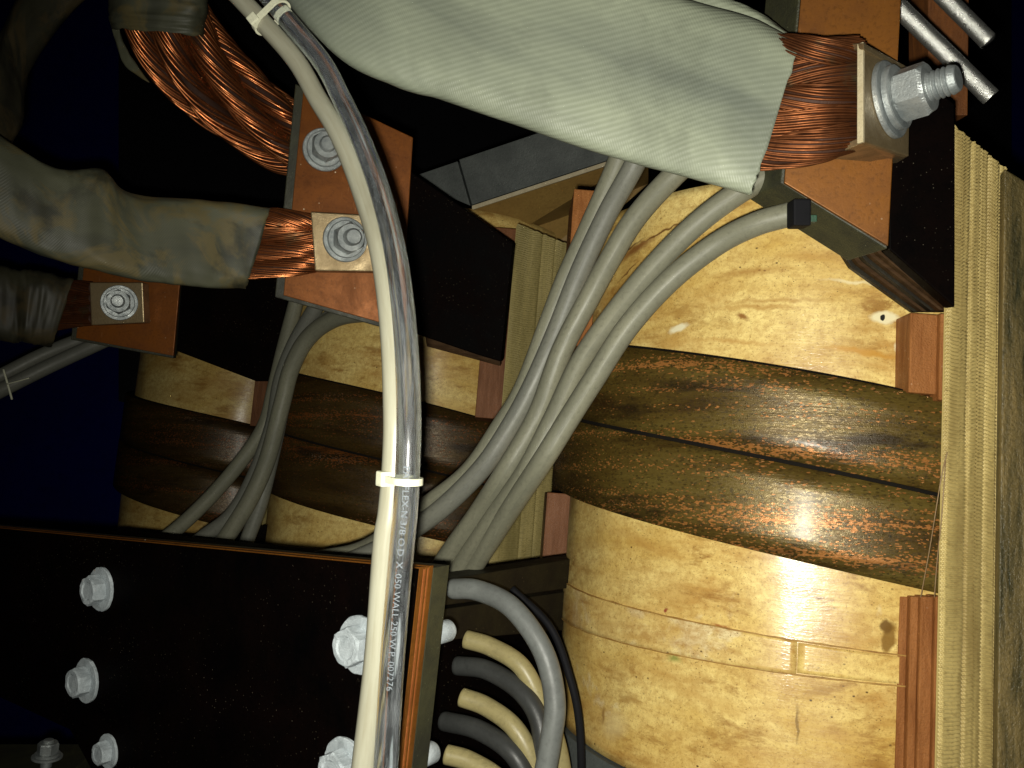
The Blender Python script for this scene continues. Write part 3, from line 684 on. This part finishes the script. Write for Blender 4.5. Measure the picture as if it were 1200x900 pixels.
# ------------------------------------------------------------------ left terminal
tl = Plane(V(150, 365, .955), camdir(.10, -.04, 1))
t = thing('terminal_block', 'small copper terminal with one bolt at the left below the stained sleeve', 'terminal', V(160, 400, .96), 'copper terminal blocks')
prism('copper_plate', [tl.hit(98, 314), tl.hit(211, 328), tl.hit(203, 417), tl.hit(89, 396)], -tl.n * .005, 'plate_red', t, .0006)
prism('plate_backing', [tl.hit(92, 312, -.0052), tl.hit(210, 328, -.0052), tl.hit(203, 420, -.0052), tl.hit(83, 398, -.0052)], -tl.n * .012, 'black_edge', t, .0008)
bl = Plane(V(260, 380, .985), camdir(-.1, -.1, 1))
prism('insulating_block', [bl.hit(190, 290), bl.hit(338, 330), bl.hit(322, 447), bl.hit(300, 447), bl.hit(190, 405)], -bl.n * .02, 'black', t, .001)
cD = thing('power_cable', 'sooty power cable with dimmed dark sleeve at the left edge, bolted to the small terminal', 'cable', V(70, 370, .94), 'sleeved copper power cables')
sleeve('sleeve', [(-90, 285), (0, 311), (40, 318), (86, 327)], [(-90, 375), (0, 400), (30, 402), (60, 408)], [.88, .90, .92, .935], .026, 'sleeve_dim', cD, 60, 40, .003, 51, .0006)
for j in range(4):
    rope('strand', [(58 - 2 * j, 338 + 14 * j, .94), (82 - 3 * j, 336 + 14 * j, .934), (108, 338 + 12 * j, .93)], (.0066, .006), cD, 'wire_dull', 18, 1.4, seed=60 + j, n=20)
pD = Plane(V(136, 356, .925), camdir(.08, -.03, 1))
prism('lug', [pD.hit(105, 331), pD.hit(167, 331), pD.hit(169, 378), pD.hit(107, 381)], -pD.n * .02, 'tin', cD, .001)
bolt(pD.hit(140, 355, .0035), camdir(.36, .0, 1), .0365, cD, stud=.5)
cE = thing('power_cable', 'dark sleeved cable running off the top left corner', 'cable', V(20, 60, .8), 'sleeved copper power cables')
sleeve('sleeve', [(180, -110), (60, -60), (10, 20), (-20, 100), (-60, 190)], [(230, -80), (103, 0), (35, 85), (24, 150), (-20, 200)], [.86, .82, .78, .74, .70], .03, 'sleeve_dim', cE, 70, 40, .004, 71, 0)
# ------------------------------------------------------------------ front bus stack
sp = Plane(V(490, 700, .42), camdir(-.60, .05, .80))
t = thing('busbar_stack', 'black varnished busbar stack with oxidised bolts at the lower left', 'busbar', V(420, 880, .44))
nb = sp.n
BE = [sp.hit(-80, 612), sp.hit(487, 667), sp.hit(451, 1000), sp.hit(160, 1000), sp.hit(82, 855), sp.hit(-80, 780)]
zz = .0
for nm, th, mt, lift in (('front_board', .0026, 'black', 0), ('copper_bar', .0030, 'plate', .0006), ('copper_bar', .0013, 'orange', -.0006), ('copper_bar', .0012, 'plate', .0002), ('copper_bar', .0008, 'orange', -.0004), ('copper_bar', .0030, 'plate', .0004), ('back_board', .0115, 'black_edge', -.0008)):
    prism(nm, [p - nb * zz + u_ * (lift if k < 2 else 0) for k, p in enumerate(BE)], -nb * th, mt, t, .0003); zz += th + .0002
for (x, y, s) in ((120, 690, .029), (103, 797, .029), (423, 755, .029), (406, 898, .029), (128, 880, .022)):
    bolt(sp.hit(x, y), nb, s, t, head=True, mat='zinc_white')
for (x, y) in ((497, 746), (478, 893)):
    p = sp.hit(x, y, -.0242)
    lathe('bolt_end', p, -nb, [(-.002, .0058), (.018, .0058), (.0195, .005), (.02, .004)], 'zinc_white', t, 28, True)
# bracket at the lower left corner
t = thing('foot_bracket', 'dark foot bracket with a small upright bolt in the lower left corner', 'bracket', V(50, 900, .72))
boxo('bracket_plate', V(30, 908, .72), r_ * .05, u_ * .013, f_ * .03, 'black_edge', t, .001)
bolt(V(55, 888, .705), Vector((.02, -.1, 1)), .023, t, head=False, stud=.3, mat='zinc')
# ------------------------------------------------------------------ rear beams
def rbeam(label, top, bot, d0, d1, mat, th=.03):
    pts = [V(top[0][0], top[0][1], d0), V(top[1][0], top[1][1], d1), V(bot[1][0], bot[1][1], d1), V(bot[0][0], bot[0][1], d0)]
    return prism('support_beam', pts, Vector((0, .03, .0)) + f_ * th * .3, mat, bev=.001, label=label, cat='beam', group='dark support beams')
rbeam('dark brown beam running from the busbar stack to the nearest coil', ((505, 682), (676, 654)), ((505, 712), (676, 688)), .53, .66, 'beam')
rbeam('second dark beam just below the top beam beside the nearest coil', ((505, 716), (674, 692)), ((505, 752), (672, 738)), .545, .67, 'beam')
rbeam('black board behind the curved hoses beside the nearest coil', ((500, 742), (670, 722)), ((500, 1000), (670, 1000)), .57, .69, 'black', .02)
rbeam('black beam behind the busbar stack below the farthest coil', ((120, 624), (390, 652)), ((120, 700), (390, 700)), .78, .72, 'black')
rbeam('short black block under the thin grey cables', ((232, 640), (346, 604)), ((232, 668), (346, 668)), 1.02, 1.06, 'black')
# ------------------------------------------------------------------ grey cables
MAIN = [
 ([(372, 656, .66), (430, 642, .64), (500, 593, .60), (550, 553, .585), (587, 500, .58), (613, 457, .58), (640, 387, .58), (663, 327, .575), (690, 268, .565), (722, 195, .55), (745, 130, .54)], .0076, 'cable', 'grey cable farthest left in the main bundle, curving behind the plastic tubes'),
 ([(385, 668, .63), (450, 640, .615), (510, 602, .585), (563, 551, .57), (598, 500, .567), (625, 450, .565), (653, 386, .565), (680, 318, .56), (712, 250, .55), (745, 190, .535), (770, 130, .53)], .0074, 'cable_blue', 'bluish grey cable second from the left in the main bundle'),
 ([(490, 710, .63), (522, 655, .61), (560, 602, .58), (592, 553, .553), (630, 487, .553), (658, 412, .552), (690, 350, .548), (716, 302, .54), (745, 255, .53), (790, 205, .515), (850, 150, .50)], .0077, 'cable', 'thick grey cable in the middle of the main bundle'),
 ([(505, 715, .63), (540, 662, .605), (583, 600, .565), (617, 552, .54), (649, 490, .538), (680, 425, .53), (714, 376, .52), (760, 319, .505), (810, 268, .493), (862, 228, .485), (925, 192, .48)], .0074, 'cable', 'pale grey cable crossing the nearest coil, second from the right'),
 ([(518, 715, .63), (555, 664, .60), (600, 594, .55), (636, 540, .524), (669, 487, .52), (697, 443, .515), (736, 383, .507), (786, 328, .497), (840, 286, .488), (885, 263, .476), (926, 251, .468)], .0074, 'cable', 'rightmost pale grey cable, ending at the small black clamp'),
]
for pts, rad, mat, lab in MAIN:
    tube('grey_cable', pts, rad * .88, mat, None, 90, 24, label=lab, cat='cable', group='grey cables of the main bundle')
LEFT = [
 ([(150, 655, .98), (197, 628, .98), (247, 582, .985), (289, 532, .99), (311, 496, .99), (321, 457, .99), (332, 411, .985), (348, 350, .97), (360, 300, .96)], .0082, 'cable', 'thin grey cable leftmost of the bundle by the farthest coil'),
 ([(200, 660, .97), (238, 630, .97), (272, 603, .97), (298, 558, .975), (319, 500, .975), (329, 447, .97), (345, 404, .965), (369, 362, .95), (395, 320, .94)], .0085, 'cable_blue', 'bluish grey cable between two others by the farthest coil'),
 ([(245, 665, .955), (262, 635, .955), (292, 587, .955), (313, 539, .955), (330, 475, .955), (342, 430, .95), (363, 394, .94), (396, 372, .92), (440, 366, .90)], .0092, 'cable', 'thick grey cable bending right beneath the middle copper terminal'),
 ([(280, 665, .97), (290, 632, .97), (306, 587, .972), (321, 525, .975), (334, 464, .972), (347, 418, .968), (375, 380, .955), (420, 352, .94)], .008, 'cable_blue', 'grey cable rightmost in the bundle by the farthest coil'),
]
for pts, rad, mat, lab in LEFT:
    tube('grey_cable', pts, rad, mat, None, 70, 18, label=lab, cat='cable', group='grey cables by the farthest coil')
for j, (pts, lab) in enumerate((([(-60, 468, 1.0), (0, 441, 1.02), (50, 416, 1.04), (110, 392, 1.06)], 'upper of two grey cables tied at the left edge'), ([(-60, 490, 1.0), (0, 458, 1.01), (60, 428, 1.03), (125, 398, 1.06)], 'lower of two grey cables tied at the left edge'))):
    tube('grey_cable', pts, .0085, 'cable_blue', None, 40, 16, label=lab, cat='cable', group='tied grey cables at the left edge')
tube('grey_cable', [(330, 665, .70), (400, 655, .68), (440, 640, .665), (470, 628, .65)], .0085, 'cable_blue', None, 30, 16, label='short grey cable lying just behind the busbar stack and tubes', cat='cable')
# hoses by the coil
HOSE = [
 ([(530, 690, .525), (560, 692, .515), (600, 712, .50), (636, 762, .487), (650, 820, .48), (645, 870, .477), (634, 930, .475), (625, 980, .475)], .0060, 'hose_grey', 'grey hose looping over the cream hoses beside the nearest coil'),
 ([(546, 749, .545), (575, 758, .54), (610, 780, .53), (632, 820, .525), (652, 870, .525), (662, 930, .525), (664, 990, .525)], .0056, 'hose', 'topmost cream hose under the looping grey hose'),
 ([(541, 817, .53), (570, 828, .525), (602, 852, .515), (622, 888, .51), (634, 940, .51), (640, 990, .51)], .0056, 'hose', 'middle cream hose of three beside the busbar stack'),
 ([(523, 884, .51), (550, 892, .507), (585, 914, .50), (610, 950, .50), (620, 990, .50)], .0056, 'hose', 'lowest cream hose at the bottom beside the busbar stack'),
 ([(535, 780, .55), (570, 785, .54), (608, 808, .525), (630, 840, .515), (636, 880, .51), (632, 940, .51)], .0058, 'hose_dark', 'dark grey hose between the upper two cream hoses'),
 ([(520, 845, .54), (560, 855, .525), (598, 880, .51), (618, 915, .505), (625, 960, .505)], .0058, 'hose_dark', 'dark grey hose between the lower two cream hoses'),
 ([(600, 690, .56), (645, 735, .55), (668, 795, .54), (679, 850, .535), (682, 930, .535)], .0024, 'matt_black', 'thin black wire along the left side of the nearest coil'),
]
for pts, rad, mat, lab in HOSE:
    tube('hose' if mat != 'matt_black' else 'black_wire', pts, rad, mat, None, 60, 20, label=lab, cat='hose' if mat != 'matt_black' else 'wire', group='curved hoses beside the nearest coil' if mat != 'matt_black' else None)
# threads by the strap
for pts, lab in (([(1079, 700, .470), (1090, 640, .466), (1103, 560, .462), (1110, 530, .462)], 'fine brown thread slanting across the end of the copper winding'), ([(1095, 700, .466), (1098, 660, .464), (1104, 600, .461), (1108, 540, .461)], 'fine brown thread close beside the right woven strap')):
    tube('loose_thread', pts, .0003, 'thread', None, 20, 6, label=lab, cat='thread', group='fine threads by the strap')
# ------------------------------------------------------------------ plastic tubes with print and ties
CL = [(285, -40, .455), (334, 20, .445), (377, 72, .435), (400, 115, .425), (422, 161, .412), (445, 223, .395), (464, 300, .37), (475, 390, .35), (479, 480, .338), (478, 540, .335), (475, 600, .335), (471, 640, .335), (460, 770, .338), (452, 900, .340), (446, 980, .340)]
ML = [(245, -40, .457), (302, 20, .449), (346, 70, .441), (372, 115, .432), (399, 161, .419), (424, 223, .403), (447, 300, .379), (459, 390, .359), (463, 480, .347), (462, 540, .344), (457, 600, .343), (451, 640, .343), (441, 770, .344), (426, 900, .343), (418, 980, .343)]
RT = .00476
tube('plastic_tube', ML, RT, 'milky', None, 160, 32, label='milky ivory plastic tube, left of the strapped pair', cat='tube', group='strapped plastic tubes')
ct = thing('plastic_tube', 'clear printed plastic tube, right of the strapped pair', 'tube', V(452, 900, .34), 'strapped plastic tubes')
cpath = pathpx(CL, 200)
vs, fs, uv = tube_geo(cpath, RT, 36)
weld(mk('tube_wall', vs, fs, 'clear', ct, True, uv))
cfr = frames(cpath); cum = [0]
for i in range(1, len(cpath)): cum.append(cum[-1] + (cpath[i] - cpath[i - 1]).length)
def at_len(s):
    for i in range(1, len(cum)):
        if cum[i] >= s:
            u = (s - cum[i - 1]) / (cum[i] - cum[i - 1]); return cpath[i - 1].lerp(cpath[i], u), cfr[i]
    return cpath[-1], cfr[-1]
def len_at_py(py):
    best = min(range(len(cpath)), key=lambda i: abs(450 - F * ((cpath[i] - CAM).dot(u_) / (cpath[i] - CAM).dot(f_)) - py)); return cum[best]
def print_text(body, s0, s1, hgt, ang0, mat):
    cu = bpy.data.curves.new('print', 'FONT'); cu.body = body; cu.size = 1; cu.resolution_u = 2
    ob = bpy.data.objects.new('print', cu); COL.objects.link(ob)
    dg = bpy.context.evaluated_depsgraph_get(); dg.update()
    me = bpy.data.meshes.new_from_object(ob.evaluated_get(dg)); bpy.data.objects.remove(ob)
    bm = bmesh.new(); bm.from_mesh(me); bmesh.ops.triangulate(bm, faces=bm.faces); bmesh.ops.subdivide_edges(bm, edges=bm.edges, cuts=2, use_grid_fill=True); bmesh.ops.triangulate(bm, faces=bm.faces)
    xs = [v.co.x for v in bm.verts]; x0, x1 = min(xs), max(xs); vs = []; fs = []
    for v in bm.verts:
        s = s0 + (v.co.x - x0) / (x1 - x0) * (s1 - s0); y = (v.co.y - .35) * hgt / .7
        p, (T, N, B) = at_len(s)
        d = T.cross(-f_); d = (d - T * d.dot(T)).normalized(); n2 = -f_; n2 = (n2 - T * n2.dot(T)).normalized()
        side = d if d.dot(r_) > 0 else -d
        a = ang0 + y / RT
        vs.append(p + (n2 * math.cos(a) + side * math.sin(a)) * (RT + .00012))
    bm.verts.index_update(); fs = [tuple(v.index for v in f.verts) for f in bm.faces]; bm.free()
    return mk('print', vs, fs, mat, ct, False)
TXT = 'PARFLEX-N 3/8 O.D. X .050 WALL 250 W.P. 007276'
a_, b_ = len_at_py(546), len_at_py(806)
print_text(TXT, a_, b_, .0024, .05, 'ink')
e_ = len_at_py(252); print_text(TXT, max(.004, e_ - (b_ - a_)), e_, .0023, -.35, 'ink_dark')
def tie(label, pyi, width, headoff):
    s = len_at_py(pyi); p, (T, N, B) = at_len(s)
    ml = pathpx(ML, 200); q = min(ml, key=lambda v: (v - p).length)
    q = q + T * (p - q).dot(T)
    ax = (q - p); dl = ax.length; ax = ax / dl; ay = T.cross(ax).normalized()
    vs, fs = [], []; n = 64; prof = []
    for k in range(n):                       # stadium outline round the two tubes
        a = 2 * math.pi * k / n; c0 = p if math.cos(a) < 0 else q
        prof.append((c0, ax * math.cos(a) + ay * math.sin(a)))
    for c0, d in prof:
        for rr, zz in ((RT + .0002, -width), (RT + .0013, -width), (RT + .0013, width), (RT + .0002, width)): vs.append(c0 + d * rr + T * zz)
    for k in range(n):
        a, b = 4 * k, 4 * ((k + 1) % n)
        for j in range(4): fs.append((a + j, b + j, b + (j + 1) % 4, a + (j + 1) % 4))
    t = thing('cable_tie', label, 'cable tie', p, 'ivory cable ties')
    mk('tie_band', vs, fs, 'nylon', t, False)
    hd = q - r_ * headoff - f_ * .004
    boxo('tie_head', hd, ax * .0026, T * .0029, ax.cross(T).normalized() * .0024, 'nylon', t, .0008)
    return t
tie('ivory cable tie round both plastic tubes at mid height', 563, .0013, .0030)
tie('ivory cable tie round both plastic tubes near the top', 12, .0015, .0036)
# pale tie on the far-left cables
c1, c2 = V(10, 444, 1.015), V(30, 440, 1.015)
tt = thing('cable_tie', 'thin white cable tie round the two grey cables at the left edge', 'cable tie', V(10, 450, .99), 'ivory cable ties')
tube('tie_band', [(4, 433, .992), (9, 450, .990), (14, 468, .994)], .0012, 'nylon', tt, 12, 8)
tube('tie_tail', [(8, 450, .988), (20, 447, .985), (34, 443, .983)], .0008, 'nylon', tt, 10, 8)
